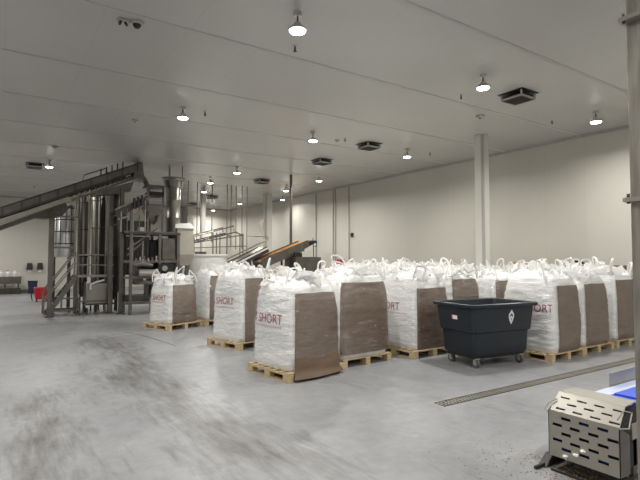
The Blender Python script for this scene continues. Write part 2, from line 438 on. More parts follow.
# ------------------------------------------------------------------ bulk bags
def sq(th, a, n=7.0):
    c, s = abs(math.cos(th)), abs(math.sin(th))
    return a/((c**n+s**n)**(1/n))
class BagShape:
    def __init__(s, seed, W=1.0, D=1.0, H=1.28, raw=.012, taper=.085, wr=1.0):
        s.o = Vector((seed*13.7, seed*7.1, seed*3.3)); s.W=W; s.D=D; s.H=H; s.taper=taper; s.wr=wr
    def side(s, th, z, off=0):
        k = z/s.H
        bulge = .018*math.sin(math.pi*min(1,max(0,k)))
        a = .5*(1.0 - s.taper*k) + bulge
        if k < .06: a -= .03*(1-k/.06)
        if k > .72: a -= .045*((k-.72)/.28)**2
        r = sq(th, a)
        p = Vector((r*math.cos(th)*s.W, r*math.sin(th)*s.D, z))
        q = p*1.0+s.o
        d = .020*noise.noise(Vector((q.x*2.2,q.y*2.2,q.z*2.6))) + s.wr*.013*noise.noise(Vector((q.x*4,q.y*4,q.z*17))) + s.wr*.006*noise.noise(Vector((q.x*12,q.y*12,q.z*30)))
        n = Vector((math.cos(th), math.sin(th), 0))
        return p+n*(d+off)
    def theta_x(s, x, face):
        """angle whose side point has lateral coordinate x on a face ('front' -Y, 'left' -X)"""
        if face == 'front': return math.atan2(-.5, x)
        return math.atan2(-x, -.5)      # on -X face: lateral runs +Y -> -Y
def bag_body(name, sh, seed, parent, tufts=9, dome=.26):
    rnd = random.Random(seed); m = MB(); N = 120; vs = []; fs = []
    zs = [0,.02,.05]+[.08+i*(sh.H-.10)/50 for i in range(51)]
    for z in zs:
        for k in range(N): vs.append(sh.side(2*math.pi*k/N, z))
    base = [sh.side(2*math.pi*k/N, sh.H-.02) for k in range(N)]
    KR = 26
    for j in range(1, KR+1):
        t = j/KR
        for k in range(N):
            th = 2*math.pi*k/N; b = base[k]
            rad = 1-t
            if t < .15: rad = 1-t*.6
            else: rad = (1-.09)*(1-(t-.15)/.85)
            p = Vector((b.x*rad, b.y*rad, 0))
            hz = dome*math.sin(min(1,t*1.25)*math.pi/2)
            q = Vector((p.x*3.6,p.y*3.6,seed*5.3))
            rg = 1-abs(noise.noise(q))*2.2
            rg2 = 1-abs(noise.noise(q*2.7+Vector((9,3,1))))*2.2
            rg3 = noise.noise(q*7)
            w = min(1, t*4)
            z = sh.H-.02+hz + w*(.07*(rg-.5) + .045*(rg2-.5) + .018*rg3)
            pl = math.sin(th*15+3*noise.noise(Vector((th*2,seed,0))))*.02*w*(1-t)
            n = Vector((math.cos(th), math.sin(th),0))
            vs.append(Vector((p.x,p.y,z))+n*(pl+.03*w*(1-t)*noise.noise(q*1.7)))
    rows = len(zs)+KR
    for i in range(rows-1):
        for k in range(N):
            a = i*N+k; b = i*N+(k+1)%N; fs.append((a,b,b+N,a+N))
    fs.append(tuple(range(N-1,-1,-1)))
    m.add(vs, fs); m.smooth = True
    body = m.build(name, 'fabric', parent)
    # crumpled collar: standing folds of loose fabric gathered over the dome
    c = MB(); c.smooth = True
    for q in range(tufts):
        an = rnd.uniform(0,6.28); rr = rnd.uniform(.05,.40)
        if q < 4: an = q*math.pi/2+math.pi/4+rnd.uniform(-.35,.35); rr = rnd.uniform(.34,.48)
        cx, cy = rr*math.cos(an), rr*math.sin(an)
        wv = rnd.uniform(.15,.27); hv = rnd.uniform(.07,.15); di = rnd.uniform(0,6.28)
        d1 = Vector((math.cos(di), math.sin(di),0)); d2 = Vector((-math.sin(di),math.cos(di),0)); z0 = sh.H+dome*(.8 if rr < .3 else .25)-.05
        n1 = 14; n2 = 12; pv = []; pf = []
        sd = rnd.uniform(0,100)
        for j in range(n2+1):
            for i in range(n1+1):
                u = i/n1*2-1; v = j/n2
                ww = wv*(1-.55*v**1.5)
                nn = noise.noise_vector(Vector((u*1.7+sd, v*2.2, sd)))
                nf = noise.noise_vector(Vector((u*5+sd, v*6, sd)))
                p = Vector((cx,cy,z0))+d1*u*ww+Vector((0,0,1))*v*hv+d2*(.10*math.sin(u*4+sd)*(.4+v)+.08*v)+nn*.10*(.3+v)+nf*.018
                pv.append(p)
        for j in range(n2):
            for i in range(n1):
                a = j*(n1+1)+i; pf.append((a,a+1,a+n1+2,a+n1+1))
        c.add(pv, pf)
    cl = c.build('gathered_collar','fabric_top',parent)
    return body
def loops(sh, seed, parent, n=4, dome=.26):
    rnd = random.Random(seed*7+1)
    for q in range(n):
        an = q*2*math.pi/n+math.pi/4+rnd.uniform(-.25,.25); rr = rnd.uniform(.40,.56)
        c = Vector((rr*math.cos(an), rr*math.sin(an), sh.H+.0))
        di = rnd.uniform(0,3.14); d1 = Vector((math.cos(di),math.sin(di),0)); hh = rnd.uniform(.22,.38); w = rnd.uniform(.05,.09)
        lean = Vector((rnd.uniform(-.14,.14),rnd.uniform(-.14,.14),0))
        pts = []
        for i in range(17):
            t = i/16; a = math.pi*t
            pts.append(c+d1*(-math.cos(a)*w*(1.0+.5*math.sin(a)))+Vector((0,0,hh*math.sin(a)**.75 if 0<t<1 else 0))+lean*math.sin(a)+d1*.03*math.sin(a*3+seed)+Vector((0,0,-.04 if t in (0,1) else 0)))
        MB().tube(pts,.021,8,.5).build('lifting_loop','webbing',parent)

def sheet(sh, x0, x1, z0, z1, off, parent, name='cardboard_sheet', m='card', face='front', nx=30, nz=24, flare=0.0, wob=.0, seed=0):
    b = MB(); vs = []; fs = []; th_ = .007
    for layer in (off, off+th_):
        for j in range(nz+1):
            for i in range(nx+1):
                x = x0+(x1-x0)*i/nx; z = z0+(z1-z0)*j/nz
                zz = z + (wob*noise.noise(Vector((x*3,seed,0))) if j == nz else 0)
                if face == 'front': th = math.atan2(-.5, x)
                else: th = math.atan2(-x, -.5)
                p = sh.side(th, max(0,zz), layer)
                if flare and z < .30: 
                    k = (.30-z)/.30; p += Vector((math.cos(th),math.sin(th),0))*flare*k*k
                p.z = zz
                vs.append(p)
    n = (nx+1)*(nz+1)
    def idx(i,j,l=0): return l*n+j*(nx+1)+i
    for j in range(nz):
        for i in range(nx):
            fs.append((idx(i,j,1),idx(i+1,j,1),idx(i+1,j+1,1),idx(i,j+1,1))); fs.append((idx(i,j),idx(i,j+1),idx(i+1,j+1),idx(i+1,j)))
    for i in range(nx):
        fs.append((idx(i,nz),idx(i,nz,1),idx(i+1,nz,1),idx(i+1,nz))); fs.append((idx(i,0),idx(i+1,0),idx(i+1,0,1),idx(i,0,1)))
    for j in range(nz):
        fs.append((idx(0,j),idx(0,j,1),idx(0,j+1,1),idx(0,j+1))); fs.append((idx(nx,j),idx(nx,j+1),idx(nx,j+1,1),idx(nx,j,1)))
    b.add(vs,fs); b.smooth = True
    return b.build(name, m, parent)

def wrap(sh, z0, z1, off, parent):
    b = MB(); N = 96; vs = []; fs = []; nz = 30
    for j in range(nz+1):
        z = z0+(z1-z0)*j/nz
        for k in range(N):
            th = 2*math.pi*k/N
            p = sh.side(th, max(0,z), off+.012*noise.noise(Vector((math.cos(th)*3,math.sin(th)*3,z*9)))); p.z = z
            vs.append(p)
    for j in range(nz):
        for k in range(N):
            a = j*N+k; c = j*N+(k+1)%N; fs.append((a,c,c+N,a+N))
    b.add(vs,fs); b.smooth = True
    return b.build('stretch_wrap','wrap',parent)

def text_mesh(body, size, m, name):
    cu = bpy.data.curves.new(name,'FONT'); cu.body = body; cu.size = size; cu.extrude = 0; cu.offset = 0
    cu.resolution_u = 3
    to = bpy.data.objects.new('tmp', cu); col.objects.link(to)
    bpy.context.view_layer.update()
    me = bpy.data.meshes.new_from_object(to.evaluated_get(bpy.context.evaluated_depsgraph_get()))
    bpy.data.objects.remove(to); bpy.data.curves.remove(cu)
    return me
def print_on(sh, parent, body, size, y_start, z0, m='red_ink', name='printed_lettering', xs=.95):
    """lettering on the -X face, reading from +Y to -Y"""
    me = text_mesh(body, size, m, name)
    bm = bmesh.new(); bm.from_mesh(me)
    bmesh.ops.triangulate(bm, faces=bm.faces)
    for _ in range(2):
        es = [e for e in bm.edges if e.calc_length() > .03]
        if es: bmesh.ops.subdivide_edges(bm, edges=es, cuts=1)
        bmesh.ops.triangulate(bm, faces=bm.faces)
    for v in bm.verts:
        lat = v.co.x*xs - y_start; z = z0+v.co.y
        # lateral: -y
        th = math.atan2(-lat, -.5)
        v.co = sh.side(th, z, .009)
    bm.to_mesh(me); bm.free(); me.materials.clear(); me.materials.append(M[m])
    o = bpy.data.objects.new(name, me); col.objects.link(o); o.parent = parent
    return o
def smallprint(sh, parent, y0, y1, z):
    b = MB(); rnd = random.Random(4); y = y0
    while y > y1:
        w = rnd.uniform(.012,.03)
        ps = [sh.side(math.atan2(yy*1.0,-.5), zz, .009) for yy,zz in ((y,z),(y-w,z),(y-w,z+.018),(y,z+.018))]
        b.add(ps,[(0,1,2,3)]); y -= w+.014
    return b.build('underline_print','pink_ink',parent,smooth=False)

def make_pallet(w=1.14, d=1.08):
    t = thing('wooden_pallet','','pallet',(0,0,0),0,'wooden pallets under the bags')
    for i in range(7):
        x = 0
        y = -d/2+.05+i*(d-.1)/6
        MB().box(-w/2,w/2,y-.048,y+.048,.122,.14).build('deck_board','pine',t)
    for xx in (-w/2+.05,0,w/2-.05):
        MB().box(xx-.05,xx+.05,-d/2,d/2,.102,.122).build('stringer_board','pine',t)
        for yy in (-d/2+.07,0,d/2-.07):
            MB().box(xx-.05,xx+.05,yy-.07,yy+.07,.018,.102).build('block','pine',t)
        MB().box(xx-.05,xx+.05,-d/2,d/2,0,.018).build('bottom_board','pine',t)
    return t

bag_group = 'white bulk bags on pallets'
# centre x, y, rot, W, D, H, card(x0,x1,z0,z1,flare), wrap, text, seed, label bag, label pallet
front = [
 (4.04,6.76, 8,1.04,1.04,1.27,(-.42,.50,-.10,1.15,.075),1,'R SHORT',1,'nearest wrapped white bulk bag with R SHORT in red, brown cardboard flaring over its pallet','pallet under the nearest bag that reads R SHORT, projecting on its left side'),
 (5.31,7.05, 4,1.20,1.04,1.38,(-.54,.50,.07,1.27,0),1,'R SHORT',2,'white bulk bag with wide brown cardboard front, right behind the nearest bag','pallet under the wide cardboard front just right of the nearest bag'),
 (6.84,6.92, 3,1.00,1.02,1.32,(-.46,.50,-.05,1.13,0),1,'R SHORT',3,'white bulk bag left of the dark truck, its letters RT showing','pallet under the bag left of the dark truck'),
 (4.42,9.56,15,1.00,1.02,1.37,(-.40,.49,-.02,1.28,0),1,'R SHORT',4,'white bulk bag reading SHORT behind and left of the nearest bag','pallet under the bag reading SHORT behind and left of the nearest bag'),
 (3.95,13.05,22,.92,.92,1.12,(-.43,.49,-.05,1.00,0),1,'R SHORT',5,'farthest left white bulk bag with a broad cardboard front, beside the machinery','pallet under the farthest left bag beside the machinery'),
 (5.22,13.25, 6,.98,1.0,1.28,(-.45,.45,.02,1.22,0),1,'',6,'white bulk bag with cardboard front half hidden right of the farthest left bag','pallet under the half hidden bag right of the farthest left bag'),
 (8.66,5.36, 1,1.06,1.06,1.34,(-.30,.50,-.05,1.19,0),1,'R SHORT',7,'white bulk bag just right of the dark truck, its letters ORT showing','pallet under the bag just right of the dark truck'),
 (9.83,5.40, 0,1.03,1.04,1.34,(-.42,.44,-.03,1.19,0),1,'R SHORT',8,'second bag right of the truck, narrow brown cardboard front','pallet under the second bag right of the truck'),
 (11.14,5.42,0,1.02,1.04,1.36,(-.44,.50,0,1.24,0),1,'R SHORT',9,'third bag right of the truck, half hidden by the tall steel post','pallet under the bag half hidden by the tall steel post'),
]
P0 = make_pallet()
for i,(x,y,rz,W,D,H,cd,wr,tx,seed,lb,lp) in enumerate(front):
    p = P0 if i == 0 else copy_tree(P0)
    p.location = (x,y,0); p.rotation_euler.z = R(rz); p['label'] = lp
    sh = BagShape(seed,W,D,H)
    t = thing('bulk_bag', lb, 'bulk bag', (x,y,.141), R(rz), bag_group)
    bag_body('body', sh, seed, t, 10, .15); loops(sh, seed, t)
    sheet(sh, cd[0],cd[1],max(.005,cd[2]) if not cd[4] else cd[2],cd[3],.012,t,flare=cd[4],wob=.015,seed=seed)
    if tx: 
        print_on(sh, t, tx, .205, {2:.66,6:.22,3:.50}.get(i,.46), .70*H/1.3, xs=.90)
        smallprint(sh, t, .36, -.28, .635*H/1.3)
    if wr: wrap(sh, .01, H-.10, .030, t)

words = ['first','second','third','fourth','fifth','sixth','seventh','eighth']
# second-row bags whose upper cardboard shows above the truck and the front bags
mid = [(8.06,7.12,2,1.40,(-.45,.45,.05,1.40),11,'white bulk bag behind the dark truck with cardboard showing over its rim'),
       (9.22,6.92,0,1.38,(-.45,.30,.05,1.36),12,'white bulk bag with a strip of cardboard, wedged behind the ORT bag'),
       (10.38,6.86,-2,1.42,(-.4,.4,.05,1.3),13,'white bulk bag behind the second bag right of the truck'),
       (11.60,6.90,2,1.42,(-.4,.4,.05,1.3),14,'white bulk bag behind the bag at the steel post')]
for x,y,rz,H,cd,seed,lb in mid:
    sh = BagShape(seed,1.02,1.02,H+.05)
    t = thing('bulk_bag', lb, 'bulk bag', (x,y,.002), R(rz), bag_group)
    bag_body('body', sh, seed, t, 10, .15); loops(sh, seed, t)
    sheet(sh, cd[0],cd[1],cd[2],cd[3],.012,t,wob=.02,seed=seed)
    wrap(sh, .2, H, .030, t)
# rear rows: three prototypes, copied
protos = []
for k in range(4):
    sh = BagShape(20+k,1.02,1.02,1.40+.025*k)
    t = thing('bulk_bag','','bulk bag',(0,0,0),0,bag_group)
    bag_body('body', sh, 20+k, t, 11, .15); loops(sh, 20+k, t)
    sheet(sh,-.4,.42,.1,1.28,.012,t,wob=.02,seed=k)
    protos.append(t)
rnd = random.Random(5); n = 0
behind = ['behind the nearest bags','behind the wide cardboard front','behind the bag left of the truck','in line behind the truck','toward the white column','close to the right wall']
for r_,Y in enumerate([8.32,9.52,10.75,11.95,13.2]):
    xs = [5.68+k*1.16 for k in range(6)]
    if r_ == 4: xs = [6.5+k*1.185 for k in range(5)]
    for k,X in enumerate(xs):
        if r_ == 0 and k >= 4: X += (-.02,.36)[k-4]
        if r_ == 1 and k >= 4: X += (-.04,.15)[k-4]
        o = protos[n] if n < 4 else copy_tree(protos[rnd.randrange(4)])
        q = rnd.randrange(4)
        o.location = (X+rnd.uniform(-.03,.03),Y+rnd.uniform(-.03,.03),.002); o.rotation_euler.z = R(rnd.uniform(-3,3))+(0 if n < 4 else (0,0,math.pi/2,math.pi)[q])
        o['label'] = 'white bulk bag, %s rear row, %s from the left, crumpled top showing' % (words[r_], words[k])
        if k < 3 and r_ > 0: o.scale.z = .85 if k < 2 or r_ > 2 else .92
        elif k == 0: o.scale.z = .94
        n += 1

# ------------------------------------------------------------------ tilt truck
def rring(hx, hy, r, z, n=6):
    pts = []
    for cx,cy,a0 in ((hx-r,hy-r,0),(-hx+r,hy-r,90),(-hx+r,-hy+r,180),(hx-r,-hy+r,270)):
        for i in range(n+1):
            a = R(a0+90*i/n); pts.append(Vector((cx+r*math.cos(a), cy+r*math.sin(a), z)))
    return pts
def loft(mb, rings, closed_bottom=False, closed_top=False):
    vs = [p for r in rings for p in r]; n = len(rings[0]); fs = []
    for i in range(len(rings)-1):
        for k in range(n):
            a = i*n+k; b = i*n+(k+1)%n; fs.append((a,b,b+n,a+n))
    if closed_bottom: fs.append(tuple(range(n-1,-1,-1)))
    if closed_top: fs.append(tuple((len(rings)-1)*n+k for k in range(n)))
    mb.add(vs,fs); mb.smooth = True; return mb
TC = thing('bulk_truck','dark blue-grey wheeled plastic bulk truck standing before the bags','truck',(7.20,5.52,0),R(-8))
hx,hy = .68,.44
b = MB()
outer = [rring(hx-.10,hy-.08,.05,.20),rring(hx-.07,hy-.05,.06,.24),rring(hx-.045,hy-.035,.06,.58),rring(hx-.015,hy-.005,.06,.60),rring(hx-.01,hy,.06,.64),rring(hx+.03,hy+.03,.07,1.00),
         rring(hx+.09,hy+.085,.09,1.015),rring(hx+.095,hy+.09,.09,1.06),rring(hx+.07,hy+.07,.08,1.072),rring(hx+.015,hy+.015,.06,1.06),rring(hx-.06,hy-.05,.05,.60),rring(hx-.13,hy-.11,.05,.25)]
loft(b, outer, True, True).build('tub','cart',TC)
MB().box(-.58,.58,-.32,.32,.15,.20).build('undercarriage','blackmetal',TC)
for sx,sy in ((-1,-1),(1,-1),(-1,1),(1,1)):
    w = MB().tube([(sx*.50-.022,sy*.30,.075),(sx*.50+.022,sy*.30,.075)],.075,24).build('caster','rubber',TC)
    w2 = MB().tube([(sx*.50-.026,sy*.30,.075),(sx*.50+.026,sy*.30,.075)],.035,16).build('hub','aluminium',w)
    MB().box(sx*.50-.04,sx*.50-.03,sy*.30-.03,sy*.30+.03,.07,.16).box(sx*.50+.03,sx*.50+.04,sy*.30-.03,sy*.30+.03,.07,.16).box(sx*.50-.05,sx*.50+.05,sy*.30-.05,sy*.30+.05,.148,.158).build('fork','aluminium',w)
# emblem: kite-shaped pale mark with dark upper half and ring
def face_pt(u, z): # front face of tub, between z .64 and 1.0
    k = (z-.64)/.36; return Vector((u, -(hy+.03*k)-.004, z))
em = MB(); c = (.15,.84)
pts = [(a*1.15,b*1.25) for a,b in [(0,.095),(.028,.06),(.05,.035),(.055,0),(.035,-.055),(0,-.11),(-.035,-.055),(-.055,0),(-.05,.035),(-.028,.06)]]
em.add([face_pt(c[0]+u,c[1]+z) for u,z in pts],[tuple(range(10))]); em.build('emblem','white_plastic',TC)
em2 = MB(); em2.add([face_pt(c[0]+u,c[1]+z)+Vector((0,-.003,0)) for u,z in [(0,.06),(.04,.005),(.018,-.005),(0,.02),(-.018,-.005),(-.04,.005)]],[(0,1,2,3,4,5)])
em2.add([face_pt(c[0]+u,c[1]+z)+Vector((0,-.003,0)) for u,z in [(-.012,-.03),(.012,-.03),(.0,-.075)]],[(0,1,2)]); em2.build('emblem_mark','cart',TC)
# handling label on the left end
def end_pt(v, z):
    k = (z-.64)/.36; return Vector((-(hx+.03*k)-.004, v, z))
MB().add([end_pt(v,z) for v,z in ((.07,.86),(-.08,.86),(-.08,.79),(.07,.79))],[(0,1,2,3)]).build('label_plate','white_plastic',TC)
MB().add([end_pt(v,z)+Vector((-.003,0,0)) for v,z in ((.07,.86),(.035,.86),(.035,.79),(.07,.79))],[(0,1,2,3)]).build('label_mark','red',TC)

# ------------------------------------------------------------------ floor drain
t = thing('floor_drain','long narrow slotted steel drain set in the floor before the bags','floor drain',(4.6,4.22,0),R(-1))
MB().box(0,7.2,-.09,-.075,0,.006).box(0,7.2,.075,.09,0,.006).box(0,.012,-.09,.09,0,.006).build('frame','steel_mid',t)
g = MB()
for k in range(120):
    g.box(k*.06,k*.06+.032,-.07,.07,.001,.005)
for q in (-.07,-.006,.058): g.box(0,7.2,q,q+.012,.001,.005)
g.build('grating','steel_pale',t)
MB().box(0,7.2,-.075,.075,.0005,.001).build('channel','steel_dark',t)

# ------------------------------------------------------------------ perforated guard & belt (lower right)
t = thing('belt_guard','slotted stainless guard box over the end of the blue belt, lower right','machine guard',(4.01,1.85,0))
gy = .58
def slotted(o, u, v, W, Hh, slots, th=.006):
    """sheet with real slots: o origin, u/v unit vectors; slots = (cu,cv,w,h)"""
    o = Vector(o); u = Vector(u); v = Vector(v); n = u.cross(v).normalized()
    us = sorted(set([0,W]+[a for s in slots for a in (s[0]-s[2]/2, s[0]+s[2]/2)])); vsn = sorted(set([0,Hh]+[a for s in slots for a in (s[1]-s[3]/2, s[1]+s[3]/2)]))
    mb = MB()
    for j in range(len(vsn)-1):
        for i in range(len(us)-1):
            cu=(us[i]+us[i+1])/2; cv=(vsn[j]+vsn[j+1])/2
            if any(abs(cu-s[0])<s[2]/2 and abs(cv-s[1])<s[3]/2 for s in slots): continue
            p = [o+u*us[i]+v*vsn[j], o+u*us[i+1]+v*vsn[j], o+u*us[i+1]+v*vsn[j+1], o+u*us[i]+v*vsn[j+1]]
            mb.add(p+[q+n*th for q in p],[(0,3,2,1),(4,5,6,7),(0,1,5,4),(1,2,6,5),(2,3,7,6),(3,0,4,7)])
    return mb
sl = []
for r_ in range(5):
    for k in range(3+r_%2):
        sl.append((gy-(.155+.150*k-(.075 if r_%2 else 0)), .335-.064*r_, .082, .024))
slotted((0,0,.12),(0,1,0),(0,0,1),gy,.385,sl).build('front_panel','steel_pale',t)
sl2 = []
for r_ in range(3):
    for k in range(4-r_%2):
        sl2.append((gy-.03-(.070+.145*k+(.075 if r_%2 else 0)), .045+.085*r_, .082, .024))
slv = Vector((.27,0,.12)).normalized()
slv = Vector((.27,.075,.10)).normalized()
slotted((0,.0,.505),(0,1,0),slv,gy-.02,Vector((.27,.075,.10)).length,sl2).build('sloped_panel','steel_pale',t)
MB().hexa([(.05,.03,.14),(.5,.03,.14),(.5,gy-.03,.14),(.05,gy-.03,.14)],[(.05,.03,.46),(.5,.03,.56),(.5,gy-.03,.56),(.05,gy-.03,.46)]).build('dark_backing','hole',t)  # near-black box added behind the panel, painting the shade in its slots
MB().box(.042,.049,.06,.34,.40,.435).build('inner_roller','blue',t)
MB().hexa([(.27,.075,.600),(.52,.10,.600),(.52,gy+.06,.600),(.27,gy+.055,.600)],[(.27,.075,.606),(.52,.10,.606),(.52,gy+.06,.606),(.27,gy+.055,.606)]).build('top_panel','steel_pale',t)
for yy in (0,gy-.006):
    nm = 'side_panel'
    b = MB()
    prof = [(0,.12),(.52,.12),(.52,.60),(.27,.60),(0,.505)]
    if yy == 0: prof = [(0,.12),(.16,.12),(.16,.42),(0,.505)]
    n_ = len(prof)
    b.add([(x,yy,z) for x,z in prof]+[(x,yy+.006,z) for x,z in prof],[tuple(range(n_)),tuple(range(2*n_-1,n_-1,-1))]+[(i,(i+1)%n_,(i+1)%n_+n_,i+n_) for i in range(n_)])
    b.build(nm,'steel_mid',t)
hp = [at(617,420,1.83),at(624,411,1.80),at(632,413,1.80),at(629,429,1.80),at(619,429,1.83)]
MB().tube([p-Vector((4.01,1.85,0)) for p in hp],.006,8).build('handle','steel_pale',t)
MB().hexa([(.02,.02,.42),(.5,.02,.42),(.5,.05,.42),(.02,.05,.42)],[(.04,.05,.50),(.5,.09,.59),(.5,.11,.59),(.04,.08,.50)]).build('opening_shade','hole',t)  # dark slab that paints the shade inside the open side
MB().tube([(.14,gy,.60-.03),(.05,gy+.03,.57-.03),(-.0,gy+.03,.50),(.0,gy,.48)],.006,8).build('handle','steel_pale',t)
t = thing('belt_conveyor','low belt conveyor with blue belt running out behind the slotted guard','conveyor',(4.0,1.9,0))
MB().box(.32,3.6,.03,.51,.50,.52).build('belt','blue',t)
MB().box(.30,3.6,.40,.54,.521,.53).build('pale_strip','palebelt',t)
MB().box(.9,1.6,.03,.40,.521,.535).build('blue_cleat','blue',t)
MB().box(1.15,3.6,.55,.562,.42,.66).build('side_guide','steel_pale',t)
MB().box(.10,3.6,.51,.545,.38,.50).box(.25,3.6,-.035,-.005,.36,.48).build('side_frame','steel_pale',t)
MB().tube([(.2,.03,.45),(.2,.51,.45)],.055,20).build('end_roller','blue',t)
MB().box(.06,.30,.05,.50,.18,.24).build('drip_tray','blue',t)
for xx in (.32,3.4):
    for yy in (.0,.51): MB().box(xx-.025,xx+.025,yy-.02,yy+.02,0,.42).build('leg','steel_mid',t)
MB().hexa([(-.02,.54,.0),(.30,.54,0),(.30,.62,0),(-.02,.62,0)],[(.10,.54,.09),(.30,.54,.09),(.30,.62,.09),(.10,.62,.09)]).build('foot','black',t,bevel=.01)
MB().box(-.12,.02,.565,.595,0,.03).box(.0,.6,-.06,.0,0,.06).build('foot','black',t,bevel=.008)
MB().box(-.02,.34,.0,.5,.0,.018).build('base_plate','blackmetal',t)
# spilled crumbs: uncountable
rnd = random.Random(11); b = MB()
for k in range(900):
    if k < 650: x = rnd.gauss(4.05,.16); y = rnd.gauss(2.05,.28)
    else: x = rnd.gauss(3.9,.35); y = rnd.gauss(2.55,.4)
    r_ = rnd.uniform(.0015,.0045); a = rnd.uniform(0,3.14)
    z0 = .0185 if (3.98<x<4.34 and 1.9<y<2.4) else .0005
    b.box(x-r_*1.6,x+r_*1.6,y-r_*.6,y+r_*.6,z0,z0+r_*.8,a)
tag(b.build('spilled_crumbs','residue'),'brown crumbs scattered on the floor under the slotted guard','crumbs',kind='stuff')
for k,(x,y,z,lab) in enumerate([(4.06,2.14,.24,'white crumpled scrap caught behind the middle of the guard slots'),(4.06,2.20,.19,'smaller white scrap just below the other behind the guard slots'),(4.06,2.29,.15,'white scrap lowest behind the guard, near its left end')]):
    b = MB(); b.lathe([(.001,-.014),(.014,-.010),(.019,0),(.012,.009),(.001,.013)],n=12)
    b.v = [tuple(Vector(v)+noise.noise_vector(Vector(v)*60+Vector((k,0,0)))*.012) for v in b.v]
    tag(b.build('paper_scrap','white_plastic',loc=(4.0,y-.01,z)),lab,'scrap','white scraps in the guard slots')

# ------------------------------------------------------------------ steel machine frame (right edge)
t = thing('steel_post','tall stainless steel machine post with bolted clamps at the right edge','steel post',(3.342,1.375,0))
MB().box(-.052,.04,-.045,.045,0,4.2).build('upright','steel_post',t,bevel=.006)
MB().box(-.056,-.040,-.085,-.050,0,4.2).build('edge_channel','steel_pale',t)
MB().box(.075,.145,-.11,-.04,0,4.2).build('rear_upright','steel_dark',t,bevel=.004)
MB().box(-.09,.09,-.09,.09,0,.012).build('foot_plate','steel_mid',t)
for z in (3.30,2.16):
    c_ = MB().box(-.12,.20,-.13,.06,z,z+.026).build('clamp_plate','steel_pale',t)
    for bx_,by_ in ((-.10,.035),(-.10,-.10)):
        MB().tube([(bx_,by_,z-.012),(bx_,by_,z+.05)],.010,6).build('bolt','steel_dark',c_)
for z in (1.0,2.0,2.9,3.1): MB().box(.02,.13,-.07,-.05,z,z+.05).build('cross_tie','steel_mid',t)

# ------------------------------------------------------------------ machinery on the left
Yc = 17.5
def cz(x): return 3.38+.451*x     # top edge of the incline conveyor
t = thing('incline_conveyor','long inclined steel conveyor climbing from the left edge over the silos','conveyor',(0,0,0))
x0,x1 = -3.6,4.02
for yy,nm in ((Yc-.32,'side_rail'),(Yc+.30,'side_rail')):
    MB().bar((x0,yy,cz(x0)-.03),(x1,yy,cz(x1)-.03),.05,.05).build(nm,'steel_dark',t)
    MB().bar((x0,yy,cz(x0)-.16),(x1-.1,yy,cz(x1-.1)-.16),.02,.22).build('side_panel','steel_mid',t)
    MB().bar((x0,yy,cz(x0)-.29),(x1-.35,yy,cz(x1-.35)-.29),.06,.06).build(nm,'steel_dark',t)
MB().bar((x0,Yc,cz(x0)-.12),(x1,Yc,cz(x1)-.12),.58,.03).build('belt','cream',t)
MB().bar((x0,Yc-.2,cz(x0)-.46),(2.1,Yc-.2,cz(2.1)-.46),.12,.12).build('return_chute','steel_pale',t)
MB().bar((x0,Yc-.1,cz(x0)-.68),(1.75,Yc-.1,cz(1.75)-.60),.5,.12).build('catch_tray','steel_dark',t)
for k in range(16):
    xx = x0+.3+k*.48
    MB().bar((xx,Yc-.35,cz(xx)-.03),(xx,Yc-.35,cz(xx)-.30),.035,.03).build('bracket','steel_dark',t)
for k in range(12):
    xx = 1.9+k*.16
    MB().tube([(xx,Yc-.30,cz(xx)-.38),(xx,Yc+.25,cz(xx)-.38)],.035,10).build('return_roller','steel_dark',t)
MB().bar((1.9,Yc-.25,cz(1.9)-.52),(x1-.1,Yc-.25,cz(x1-.1)-.48),.06,.08).build('lower_beam','steel_mid',t)
MB().hexa([(x1-.25,Yc-.34,4.62),(x1+.12,Yc-.34,4.55),(x1+.12,Yc+.3,4.55),(x1-.25,Yc+.3,4.62)],[(x1-.12,Yc-.34,cz(x1)-.0),(x1+.05,Yc-.34,cz(x1)),(x1+.05,Yc+.3,cz(x1)),(x1-.12,Yc+.3,cz(x1))]).build('head_cover','steel_mid',t)
MB().tube([(x1+.05,Yc,4.8),(4.22,Yc,4.62),(4.36,Yc,4.35),(4.42,Yc,4.05)],[.10,.085,.07,.08],14).build('discharge_hose','steel_mid',t)
for k in range(5):
    xx = 2.75+k*.17; MB().bar((xx,Yc-.3,cz(xx)-.03),(xx,Yc-.3,cz(xx)+.20),.035).build('guide_pin','blackmetal',t)
MB().tube([(2.2,Yc-.33,cz(2.2)),(2.25,Yc-.33,cz(2.2)+.18),(2.9,Yc-.33,cz(2.9)+.16),(2.95,Yc-.33,cz(2.9))],.015,8).build('guard_bar','blackmetal',t)
# supports belonging to the conveyor
def post(x,y,z1,w=.10,nm='support_leg'):
    o = MB().box(x-w/2,x+w/2,y-w/2,y+w/2,.0,z1).build(nm,'steel_mid',t)
    MB().box(x-w,x+w,y-w,y+w,0,.02).build('foot_plate','steel_dark',o)
post(1.36,17.45,3.2,.12); post(1.50,18.5,3.2,.09); post(3.16,17.6,4.2,.13); post(3.42,17.15,4.2,.12)
MB().hexa([(1.2,Yc-.35,3.1),(1.65,Yc-.35,3.2),(1.65,Yc+.3,3.2),(1.2,Yc+.3,3.1)],[(.9,Yc-.35,3.12),(1.9,Yc-.35,3.56),(1.9,Yc+.3,3.56),(.9,Yc+.3,3.12)]).build('gusset_tray','steel_dark',t)
MB().bar((1.34,17.5,3.2),(2.2,17.5,3.2),.04).build('cross_beam','steel_mid',t)
MB().bar((1.34,17.5,2.2),(2.05,17.5,2.2),.06).build('cross_beam','steel_mid',t)
MB().bar((3.16,17.6,3.0),(3.42,17.15,3.0),.06).build('cross_beam','steel_mid',t)
